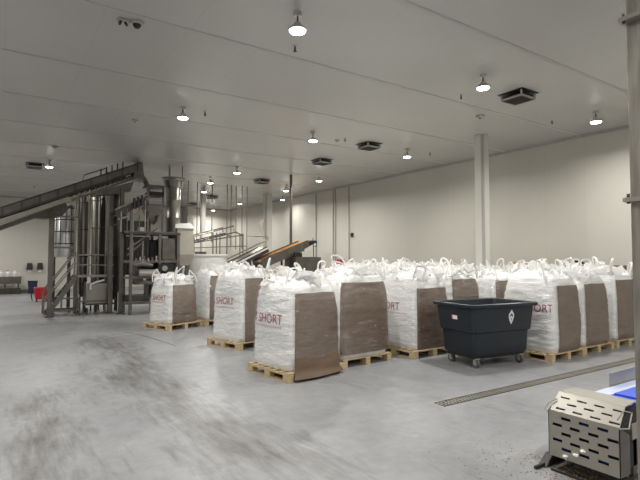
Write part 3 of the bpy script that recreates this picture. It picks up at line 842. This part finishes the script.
MB().hexa([(2.5,Yc-.3,3.9),(3.7,Yc-.3,4.15),(3.7,Yc+.2,4.15),(2.5,Yc+.2,3.9)],[(2.5,Yc-.3,4.0),(3.8,Yc-.3,4.5),(3.8,Yc+.2,4.5),(2.5,Yc+.2,4.0)]).build('gusset_tray','steel_mid',t)

# silos / vertical vessels
def silo(x,y,r,z0,z1,mname,label,ribs=0,cone=True):
    s = thing('storage_silo',label,'silo',(x,y,0),0,'tall steel silos under the incline conveyor')
    pr = [(r*.35,z0),(r,z0+(.35 if cone else .01)),(r,z1-.02),(r*.96,z1)]
    MB().lathe(pr,n=28).build('shell',mname,s)
    for k in range(4):
        z = z0+.45+k*(z1-z0-.5)/3.2
        MB().lathe([(r+.001,z),(r+.02,z+.005),(r+.02,z+.03),(r+.001,z+.035)],n=28,cap=False).build('band','steel_dark',s)
    if ribs:
        for k in range(ribs):
            a = R(180+k*180/(ribs-1)); MB().box(r*math.cos(a)-.01,r*math.cos(a)+.01,(r+.005)*math.sin(a)-.01,(r+.005)*math.sin(a)+.01,z0+.4,z1).build('rib','steel_dark',s)
    for k in range(3):
        a = R(60+120*k); MB().bar((r*.9*math.cos(a),r*.9*math.sin(a),0),(r*.9*math.cos(a),r*.9*math.sin(a),z0+.45),.05).build('leg','steel_dark',s)
    return s
silo(1.90,18.9,.33,1.90,3.72,'bright','bright ribbed silo directly behind the conveyor post and stairs',7,cone=False)
silo(2.47,18.9,.17,.5,4.05,'steel','slim tall silo second from the left, right of the ribbed one')
silo(2.86,18.75,.13,.5,4.15,'steel_pale','narrow bright silo in the middle of the silo group')
silo(3.17,19.0,.15,.5,4.25,'steel_dark','narrow dark silo right of the bright narrow one')
silo(3.42,18.4,.20,.4,4.35,'steel_dark','wide dark silo behind the paired posts')
k = 0
for px in (76,79.5,82,90,97,100.5,106.5):
    a = at(px,200,18.2 + (k%3)*.12); k += 1
    tag(MB().tube([(a.x,a.y,0.0 if k%2 else 1.3),(a.x,a.y,4.0+.02*k)],.022+.008*(k%3),10).build('riser_pipe',['steel_dark','steel_pale','steel_mid'][k%3]),
        ['thin dark riser pipe at the left of the silo group','thin bright riser pipe left of the slim silo','grey riser pipe against the slim silo','thin riser pipe between slim and narrow silos','bright riser pipe right of the narrow bright silo','grey riser pipe before the dark narrow silo','thin riser pipe at the paired posts'][k-1],'pipe','riser pipes among the silos')

# platform with railing and stairs
t = thing('service_platform','raised steel platform with tube railing in front of the silos','platform',(0,0,0))
MB().box(2.15,3.3,17.75,18.15,1.22,1.30).build('deck','steel',t)
for xx in (2.2,2.7,3.22):
    MB().box(xx-.025,xx+.025,17.76,17.81,1.3,2.0).build('railing_post','steel_mid',t)
for z in (1.63,1.97): MB().tube([(2.15,17.78,z),(3.3,17.78,z)],.024,10).build('handrail','steel',t)
for xx in (2.2,3.25):
    for yy in (17.8,18.1): MB().box(xx-.03,xx+.03,yy-.03,yy+.03,0,1.22).build('leg','steel_mid',t)
MB().bar((2.2,17.78,.42),(3.25,17.78,.42),.05).build('cross_beam','steel_mid',t)
t = thing('access_stairs','steel stairs with sloping handrails climbing to the platform behind the conveyor post','stairs',(0,0,0))
for yy in (17.62,18.2):
    MB().bar((1.30,yy,.04),(2.15,yy,1.28),.03,.14).build('stringer','steel_mid',t)
    MB().tube([(1.22,yy,.05),(1.22,yy,.80),(2.12,yy,2.05),(2.15,yy,1.3)],.022,10).build('handrail','steel',t)
    MB().tube([(1.22,yy,.45),(2.12,yy,1.70)],.018,10).build('mid_rail','steel',t)
for k in range(6):
    MB().box(1.33+k*.14,1.50+k*.14,17.64,18.18,.18+k*.2,.205+k*.2).build('tread','steel_pale',t)
t = thing('wheeled_platform_base','low wheeled steel base frame at the foot of the stairs','base frame',(0,0,0))
MB().bar((1.4,17.65,.16),(2.25,17.65,.16),.06).bar((1.4,18.35,.16),(2.25,18.35,.16),.06).bar((1.4,17.65,.16),(1.4,18.35,.16),.06).bar((2.25,17.65,.16),(2.25,18.35,.16),.06).build('frame','steel_mid',t)
MB().bar((1.7,17.65,.55),(2.25,17.65,.55),.05).bar((1.72,17.65,.16),(1.72,17.65,.55),.05).bar((2.22,17.65,.16),(2.22,17.65,.55),.05).build('step_frame','steel_mid',t)
for xx,yy in ((1.4,17.65),(2.25,17.65),(1.4,18.35),(2.25,18.35)):
    MB().tube([(xx-.02,yy,.065),(xx+.02,yy,.065)],.065,18).build('caster','rubber',t)

t = thing('product_tank','rectangular steel tank on casters under the platform','tank',(0,0,0))
MB().box(2.45,3.3,17.9-.1,18.35,.32,1.02).build('body','steel',t,bevel=.02)
MB().box(2.42,3.35,17.78,18.38,.28,.33).build('base_rail','steel_dark',t)
for xx in (2.5,3.25):
    MB().tube([(xx-.02,17.85,.10),(xx+.02,17.85,.10)],.10,18).build('caster','black',t)
    MB().tube([(xx-.02,18.3,.10),(xx+.02,18.3,.10)],.10,18).build('caster','black',t)
MB().tube([(2.58,17.72,.80),(2.58,17.72,.98),(2.75,17.72,1.05),(3.0,17.74,1.12)],.035,10).build('outlet_pipe','white_plastic',t)

# packing machine with its frame
t = thing('packing_machine','tall grey steel packing machine with platform frames and rollers, left of the bags','machine',(0,0,0))
Ym = 17.0
for x in (3.62,4.55,5.18):
    for yy,hz in ((Ym-.35,2.75),(Ym+.7,2.75)):
        MB().box(x-.045,x+.045,yy-.045,yy+.045,0,hz if x > 4 else 3.4).build('frame_post','steel_mid',t)
for z in (2.72,1.75,1.22,.38):
    MB().bar((3.4,Ym-.35,z),(5.2,Ym-.35,z),.06,.08).build('cross_beam','steel_mid',t)
MB().box(3.45,5.25,Ym-.4,Ym+.75,2.66,2.72).build('upper_deck','steel_dark',t)
MB().bar((3.5,Ym-.38,2.15),(4.55,Ym-.38,2.95),.05).build('brace','steel_mid',t)
MB().bar((3.5,Ym-.38,1.95),(4.0,Ym-.38,2.4),.04).build('brace','steel_mid',t)
MB().box(3.55,4.33,Ym+.1,Ym+.65,1.30,2.6).build('rear_cabinet','steel_dark',t,bevel=.02)
MB().box(4.35,4.9,Ym+.2,Ym+.65,.45,2.5).build('control_cabinet','blackmetal',t,bevel=.02)
for k,xx in enumerate((3.72,3.88,4.05,4.2)):
    MB().tube([(xx,Ym-.1,1.65),(xx,Ym-.1,2.45)],.035,12).build('piston','steel_pale' if k%2==0 else 'steel_dark',t)
MB().tube([(3.72,Ym-.2,1.62),(4.0,Ym-.25,1.72),(4.35,Ym-.2,1.62)],[.10,.16,.10],16).build('drive_housing','steel',t)
MB().tube([(3.85,Ym-.42,1.36),(4.47,Ym-.42,1.36)],.13,24).build('large_roller','steel_pale',t)
MB().bar((3.65,Ym-.3,1.55),(3.92,Ym-.3,1.05),.05,.30).build('curved_chute','steel_dark',t)
MB().box(3.8,4.45,Ym-.3,Ym+.2,.98,1.10).build('infeed_tray','steel_mid',t)
MB().box(3.5,4.7,Ym-.28,Ym+.5,.42,.62).build('lower_box','steel_dark',t)
MB().box(4.08,4.2,Ym-.3,Ym-.2,.4,1.0).build('pedestal','steel_dark',t)
MB().box(4.65,5.1,Ym-.3,Ym+.5,1.80,2.55).build('side_cabinet','steel_mid',t,bevel=.015)
MB().box(4.5,5.0,Ym-.42,Ym-.36,1.40,1.68).build('motor_plate','blackmetal',t)
MB().tube([(4.7,Ym-.48,1.52),(4.7,Ym-.40,1.52)],.09,20).build('motor','steel_pale',t)
MB().box(4.62,5.15,Ym-.25,Ym+.4,1.25,1.7).build('drive_box','blackmetal',t,bevel=.02)
MB().tube([(4.3,Ym-.42,3.0),(4.42,Ym-.42,3.15),(4.42,Ym-.42,3.3)],.03,10).build('hose','black',t)
for k in range(7):
    MB().box(3.75+.13*k,3.80+.13*k,Ym-.42,Ym-.38,1.76,1.76+.10+.04*(k%3)).build('clamp','steel_pale' if k%2 else 'steel_mid',t)
# upper inclined screener
t = thing('vibrating_screener','inclined vibrating screener on the packing machine beside the duct','machine',(-.30,0,0))
MB().bar((3.45,Ym-.30,3.28),(4.40,Ym-.30,3.83),.03,.22).build('side_panel','steel_dark',t)
MB().bar((3.45,Ym+.40,3.28),(4.40,Ym+.40,3.83),.03,.22).build('side_panel','steel_dark',t)
MB().bar((3.45,Ym+.05,3.24),(4.40,Ym+.05,3.79),.66,.05).build('screen_tray','steel_mid',t)
MB().bar((3.40,Ym-.33,3.43),(4.42,Ym-.33,4.0),.04,.04).build('edge_rail','steel',t)
MB().bar((3.5,Ym-.33,3.12),(4.6,Ym-.33,3.55),.05,.05).build('edge_rail','steel',t)
for k in range(5):
    xx = 3.6+k*.19; MB().bar((xx,Ym-.33,2.72),(xx,Ym-.33,3.3+.55*(xx-3.45)),.035).build('spring_leg','steel_mid' if k%2 else 'steel_pale',t)
for k in range(3):
    xx = 4.0+k*.12; MB().tube([(xx,Ym-.36,3.5+.06*k),(xx,Ym-.36,3.85+.06*k)],.04,10).build('motor','navy' if k%2 else 'steel_dark',t)
MB().hexa([(4.55,Ym-.3,3.05),(4.72,Ym-.3,3.05),(4.72,Ym,3.05),(4.55,Ym,3.05)],[(4.38,Ym-.45,3.62),(4.95,Ym-.45,3.62),(4.95,Ym+.35,3.62),(4.38,Ym+.35,3.62)]).build('feed_hopper','steel_mid',t)
MB().box(4.45,5.0,Ym-.40,Ym+.3,3.62,3.70).build('hopper_rim','steel_mid',t)
MB().box(4.50,4.98,Ym-.3,Ym+.3,3.98,4.13).build('drive_cover','blackmetal',t)
MB().box(4.42,5.0,Ym-.3,Ym+.3,4.28,4.36).build('top_plate','steel_mid',t)
for xx in (4.46,4.96): MB().box(xx-.03,xx+.03,Ym-.3,Ym-.24,2.75,4.3).build('frame_post','steel_mid',t)
MB().box(3.7,4.6,Ym-.1,Ym+.4,2.73,3.12).build('base_box','steel_dark',t); MB().box(4.15,4.35,Ym-.3,Ym,2.73,2.9).build('valve_box','white_paint',t)

# duct
t = thing('exhaust_duct','tall round steel duct with a wide flanged top reaching the ceiling','duct',(5.28,17.6,0))
MB().lathe([(.25,2.7),(.25,3.3),(.265,3.32),(.265,3.35),(.25,3.37),(.25,3.95),(.265,3.97),(.265,4.0),(.25,4.02),(.26,4.5)],n=36).build('pipe','steel',t)
MB().lathe([(.26,4.44),(.31,4.45),(.33,4.70),(.41,4.76),(.41,4.80)],n=36).build('flared_collar','steel',t)
for k in range(3):
    a = R(100+120*k); MB().tube([(.3*math.cos(a),.3*math.sin(a),4.7),(.3*math.cos(a),.3*math.sin(a),CEIL)],.012,6).build('hanger_rod','steel_dark',t)
MB().box(-.06,.06,-.06,.06,0,2.71).build('support','steel_dark',t)
# hopper with lit white lid
t = thing('dust_hopper','cream tapered hopper with a white lid, right of the packing machine frame','hopper',(5.66,17.6,0))
MB().hexa([(-.16,-.2,1.6),(.2,-.2,1.6),(.2,.2,1.6),(-.16,.2,1.6)],[(-.32,-.34,2.0),(.30,-.34,2.0),(.30,.34,2.0),(-.32,.34,2.0)]).hexa([(-.32,-.34,2.0),(.30,-.34,2.0),(.30,.34,2.0),(-.32,.34,2.0)],[(-.32,-.34,2.95),(.26,-.34,2.95),(.26,.34,2.95),(-.32,.34,2.95)]).build('body','cream',t)
MB().hexa([(-.42,-.38,2.95),(.34,-.38,2.95),(.34,.38,2.95),(-.42,.38,2.95)],[(-.38,-.3,3.10),(.16,-.3,3.16),(.16,.3,3.16),(-.38,.3,3.10)]).build('lid','white_plastic',t)
for sx in (-.12,.16):
    for sy in (-.15,.15): MB().box(sx-.03,sx+.03,sy-.03,sy+.03,0,1.62).build('leg','steel_mid',t)
# vat
t = thing('round_vat','wide round white metal vat behind the left-hand bags','vat',(6.78,18.85,0))
MB().lathe([(.3,.6),(1.03,.95),(1.05,1.0),(1.05,1.94),(1.09,1.96),(1.09,2.03),(1.02,2.03),(1.01,1.3),(.1,1.1)],n=48).build('shell','white_paint',t)
for k in range(4):
    a = R(45+90*k); MB().tube([(.85*math.cos(a),.85*math.sin(a),0),(.85*math.cos(a),.85*math.sin(a),.95)],.05,12).build('leg','steel_mid',t)
MB().box(-.2,.2,-.1,.1,2.03,2.13).build('rim_bracket','steel_dark',t)
# sloping walkway rails above vat
t = thing('sloping_walkway','raised walkway with thin sloping double rails above the vat','walkway',(0,0,0))
for yy,nm in ((20.4,'front_rail'),(21.7,'rear_rail')):
    MB().tube([at(188,238,20.4)+Vector((0,yy-20.4,0)),at(234,226,20.4)+Vector((0,yy-20.4,0)),at(234,231,20.4)+Vector((0,yy-20.4,0))],.028,8).build(nm,'steel_mid',t)
    MB().tube([at(190,243,20.4)+Vector((0,yy-20.4,0)),at(236,232,20.4)+Vector((0,yy-20.4,0)),at(243,236,20.4)+Vector((0,yy-20.4,0))],.03,8).build(nm,'steel_dark',t)
a = at(189,243,20.4); b_ = at(240,235,20.4)
MB().hexa([a+Vector((0,0,-.05)),b_+Vector((0,0,-.05)),b_+Vector((0,.9,-.05)),a+Vector((0,.9,-.05))],[a,b_,b_+Vector((0,.9,0)),a+Vector((0,.9,0))]).build('walk_deck','steel_mid',t)
for px in (190,194,213,216.5,220,227,240,243):
    q = at(px,240,20.35); MB().box(q.x-.02,q.x+.02,q.y-.02,q.y+.02,0,2.78 if px < 200 else 3.02).build('post','steel_mid',t)
MB().tube([at(188,248,20.35),at(247,246,20.35)],.02,8).build('mid_rail','steel_mid',t)
# hanging rods and conduits
labs = ['left of the vat walkway','above the hopper lid','by the slim pale column','just right of the slim pale column','in the middle of the walkway','over the walkway end','right of the walkway, before the end wall','between walkway and far column']
for i_,(px,yt) in enumerate([(188,4.0),(197,2.9),(212,2.9),(227,2.7),(231,2.7),(236,2.6),(242,2.6),(247,1.0)]):
    q = at(px,215,20.5+.2*(i_%3)); r_ = .02
    tag(MB().tube([(q.x,q.y,yt-.3),(q.x,q.y,CEIL)],r_,8).build('hanging_conduit','steel_mid'),'thin hanging conduit dropping from the ceiling '+labs[i_],'conduit','thin conduits dropping from the ceiling')
tag(MB().tube([at(247,236,20.5),at(268,237,20.5),at(268,237,20.5)+Vector((0,0,-.1))],.02,8).build('service_pipe','steel_mid'),'thin level pipe running from the conduits to the far column','pipe')

# small conveyors
def inc(name,label,a,b_,Yd,w,beltm,sidem,thk=.26,legs=True):
    t = thing(name,label,'conveyor',(0,0,0))
    a = Vector(a); b2 = Vector(b_)
    for yy in (0,w): MB().bar(a+Vector((0,yy,0)),b2+Vector((0,yy,0)),.03,thk).build('side_panel',sidem,t)
    MB().bar(a+Vector((0,w/2,.08)),b2+Vector((0,w/2,.08)),w-.04,.04).build('belt',beltm,t)
    d = b2-a
    for f in (.1,.60):
        p = a+d*f
        for yy in (0,w): MB().box(p.x-.035,p.x+.035,p.y+yy-.035,p.y+yy+.035,0,p.z-.08).build('leg','steel_dark',t)
    return t
t = inc('belt_conveyor','dark inclined conveyor with a pale belt left of the far column',at(222,272,19),at(268,249,19),19,.9,'steel_mid','steel_dark')
MB().bar(at(222,271,18.97),at(268,248,18.97),.02,.07).build('pale_edge','white_paint',t)
MB().tube([at(226,263,19)+Vector((0,0,.15)),at(268,243,19)+Vector((0,0,.15))],.03,8).build('handrail','steel_mid',t)
t = inc('belt_conveyor','inclined conveyor with an orange belt rising to the grey box hopper',at(262,264,18.6),at(309,244,18.6),18.6,.85,'orange','steel_mid',.40)
a = at(262,264,18.6); b_ = at(309,244,18.6)
for k in range(26):
    p = a.lerp(b_,k/25)+Vector((0,.01,.11)); MB().box(p.x-.02,p.x+.02,p.y,p.y+.8,p.z,p.z+.05).build('cleat','orange' if k%4 else 'cream',t)
hd = at(311,243,18.6)
MB().box(hd.x-.1,hd.x+.35,18.6,19.5,hd.z-.16,hd.z+.12).build('head_cover','blackmetal',t,bevel=.04)
MB().bar((hd.x-.35,18.58,hd.z-.35),(hd.x+.25,18.58,hd.z-.05),.04,.12).build('drive_arm','white_paint',t)
MB().tube([at(313,238,18.55),at(314,262,18.55)],.02,8).build('power_mast','steel_dark',t)
t = thing('box_hopper','grey steel box hopper standing behind the bags below the orange belt','hopper',(0,0,0))
a = at(296,257,18.2); b_ = at(321,257,18.2)
MB().hexa([(a.x+.15,18.2,1.1),(b_.x-.15,18.2,1.1),(b_.x-.15,19.2,1.1),(a.x+.15,19.2,1.1)],[(a.x,18.2,1.5),(b_.x,18.2,1.5),(b_.x,19.2,1.5),(a.x,19.2,1.5)]).box(a.x,b_.x,18.2,19.2,1.5,a.z).build('bin','steel_mid',t)
for xx in (a.x+.2,b_.x-.2):
    for yy in (18.3,19.1): MB().box(xx-.03,xx+.03,yy-.03,yy+.03,0,1.12).build('leg','steel_dark',t)
MB().box(a.x+.1,a.x+.5,18.5,18.9,a.z,a.z+.2).build('mounting','blackmetal',t)

# wall fittings on the right wall
def wpipe(px, z0, label, r=.025, m='steel_dark'):
    q = atx(px,235,XR-.05)
    tag(MB().tube([(q.x,q.y,z0),(q.x,q.y,CEIL-.08)],r,8).build('wall_conduit',m),label,'conduit','conduits down the right wall')
q = Vector((9.35+.9,20.0,0))
r0 = ray(291,175); k0 = (CEIL-HC)/r0[2]; q = Vector((r0[0]*k0, r0[1]*k0, 0))
tag(MB().tube([(q.x,q.y,2.45),(q.x,q.y,CEIL)],.055,12).build('drop_pipe','steel_mid'),'thick grey pipe dropping from the ceiling just behind the orange belt','pipe')
wpipe(316,0,'thin conduit down the wall behind the box hopper',.018,'steel_mid')
wpipe(333,0,'left one of the twin pale conduits on the right wall',.03,'seam')
wpipe(335.5,0,'right one of the twin conduits on the right wall',.014,'steel_mid')
wpipe(349,0,'single conduit on the right wall next to the small switch box',.014,'steel_mid')
q = atx(352,235,XR-.04)
t = thing('switch_box','small dark switch box on the right wall above the bags','switch',(XR,q.y,q.z))
MB().box(-.08,0,-.06,.06,-.09,.09).build('housing','steel_dark',t); MB().box(-.10,-.08,-.02,.02,-.03,.03).build('rotary_switch','black',t)
q = atx(338,262,XR-.3)
t = thing('hose_reel','small red hose reel low on the right wall behind the bags','hose reel',(XR,q.y,q.z))
MB().tube([(-.32,0,0),(-.10,0,0)],.13,24).build('drum','red',t); MB().box(-.10,0,-.10,.10,-.14,.14).build('wall_bracket','steel_dark',t)
# vertical pilaster jog left of the far corner
tag(MB().box(9.9,10.3,30.0,30.9,0,CEIL-.01).build('wall_pier','wall_back'),'pale square pier against the end wall left of the bright patch','pier')
# vapour hose beside the far column
q = at(263,216,21.9)
t = thing('plastic_sleeve','crumpled pale plastic sleeve tied beside the far column','plastic sleeve',(q.x,q.y,0))
MB().tube([(0,0,3.85),(-.12,0,3.6),(-.10,.02,3.35),(.02,0,3.05),(.05,0,2.7),(.05,0,.02)],[.04,.12,.10,.05,.05,.05],12).build('sleeve','cream',t)

# things by the right wall behind the bags
q = atx(600,266,12.95)
t = thing('wall_table','grey steel table against the right wall behind the bags','table',(12.9,q.y,0))
MB().box(-.35,.35,-.5,.75,1.55,1.66).build('top','steel_mid',t)
for sx in (-.3,.3):
    for sy in (-.45,.7): MB().box(sx-.03,sx+.03,sy-.03,sy+.03,0,1.55).build('leg','steel_mid',t)
t['label'] = 'grey steel high table against the right wall, seen just above the bags'
t2 = thing('black_hose','short black bent hose lying on the grey table by the right wall','hose',(12.8,q.y+.55,1.66))
MB().tube([(0,.25,.03),(0,.15,.06),(0,0,.10),(.02,-.15,.08),(.02,-.25,.03)],.03,10).build('tube','black',t2)
q = atx(514,268,12.2)
tag(MB().box(-.25,.25,-.3,.3,0,1.75).build('cardboard_carton','card_light',loc=(12.85,q.y,0)),'pale brown upright carton behind the bags right of the white column','carton')

# ------------------------------------------------------------------ far left end wall
t = thing('wash_trough','long steel hand-wash trough against the end wall at the left','wash trough',(0,0,0))
MB().box(-2.5,1.02,30.1,30.6,.55,.92).build('basin','steel_mid',t,bevel=.02)
MB().box(-2.5,1.0,30.15,30.55,0,.30).build('plinth','steel_dark',t)
for xx in (-2.3,-1.0,.3,.9): MB().box(xx-.04,xx+.04,30.25,30.5,.3,.55).build('leg','steel_mid',t)
MB().box(-2.5,1.0,30.85,30.88,.9,1.1).build('splash_back','white_paint',t)
for k,(x,lab) in enumerate([(.12,'white jug on the wash trough, left one'),(.42,'white jug with a red cap on the wash trough, middle one'),(.72,'white jug on the wash trough, right one')]):
    t = thing('soap_jug',lab,'jug',(x,30.35,.921),0,'white jugs on the wash trough')
    MB().lathe([(.10,0),(.11,.02),(.11,.2),(.04,.27),(.04,.29)],n=16).build('bottle','white_plastic',t)
    MB().lathe([(.045,.285),(.045,.34)],n=12).build('cap','red' if k==1 else 'white_plastic',t)
for x,lab in ((1.42,'black towel dispenser on the end wall, left of the pair'),(1.92,'black towel dispenser on the end wall, right of the pair')):
    t = thing('towel_dispenser',lab,'towel dispenser',(x,YB,1.28),0,'black towel dispensers on the end wall')
    MB().hexa([(-.15,-.22,0),(.15,-.22,0),(.15,0,0),(-.15,0,0)],[(-.11,-.16,.36),(.11,-.16,.36),(.11,0,.36),(-.11,0,.36)]).build('housing','black',t,bevel=.02)
    MB().box(-.08,.08,-.12,-.11,-.16,0).build('paper_towel','white_plastic',t)
t = thing('waste_bin','dark blue square waste bin below the towel dispensers','bin',(1.55,30.3,0))
MB().hexa([(-.18,-.18,0),(.18,-.18,0),(.18,.18,0),(-.18,.18,0)],[(-.22,-.22,.62),(.22,-.22,.62),(.22,.22,.62),(-.22,.22,.62)]).build('body','navy',t)
MB().box(-.23,.23,-.23,.23,.62,.68).build('lid','black',t)
t = thing('scrap_bin','red plastic bin on small wheels left of the conveyor post','bin',(1.60,24.2,0))
MB().hexa([(-.25,-.25,.10),(.25,-.25,.10),(.25,.25,.10),(-.25,.25,.10)],[(-.31,-.3,.62),(.31,-.3,.62),(.31,.3,.62),(-.31,.3,.62)]).build('tub','red',t,bevel=.03)
for sx in (-1,1):
    for sy in (-1,1): MB().tube([(sx*.2-.02,sy*.2,.05),(sx*.2+.02,sy*.2,.05)],.05,12).build('caster','black',t)
MB().tube([(-.36,0,.5),(-.40,0,.25),(-.36,0,.05)],.02,8).build('pull_handle','blackmetal',t)

# ------------------------------------------------------------------ camera, world, view
w = bpy.data.worlds.new('w'); scene.world = w; w.use_nodes = True
w.node_tree.nodes['Background'].inputs[0].default_value = (.02,.02,.02,1)
cd = bpy.data.cameras.new('camera'); cam = bpy.data.objects.new('camera', cd); col.objects.link(cam)
cd.sensor_width = 36; cd.lens = FPX/640*36; cd.clip_start = .05
cam.location = (0,0,HC); cam.rotation_euler = (R(90)+PITCH, 0, -YAW)
scene.camera = cam
scene.view_settings.view_transform = 'Standard'; scene.view_settings.look = 'None'
scene.view_settings.exposure = 0.0; scene.view_settings.gamma = 1; scene.view_settings.use_curve_mapping = False
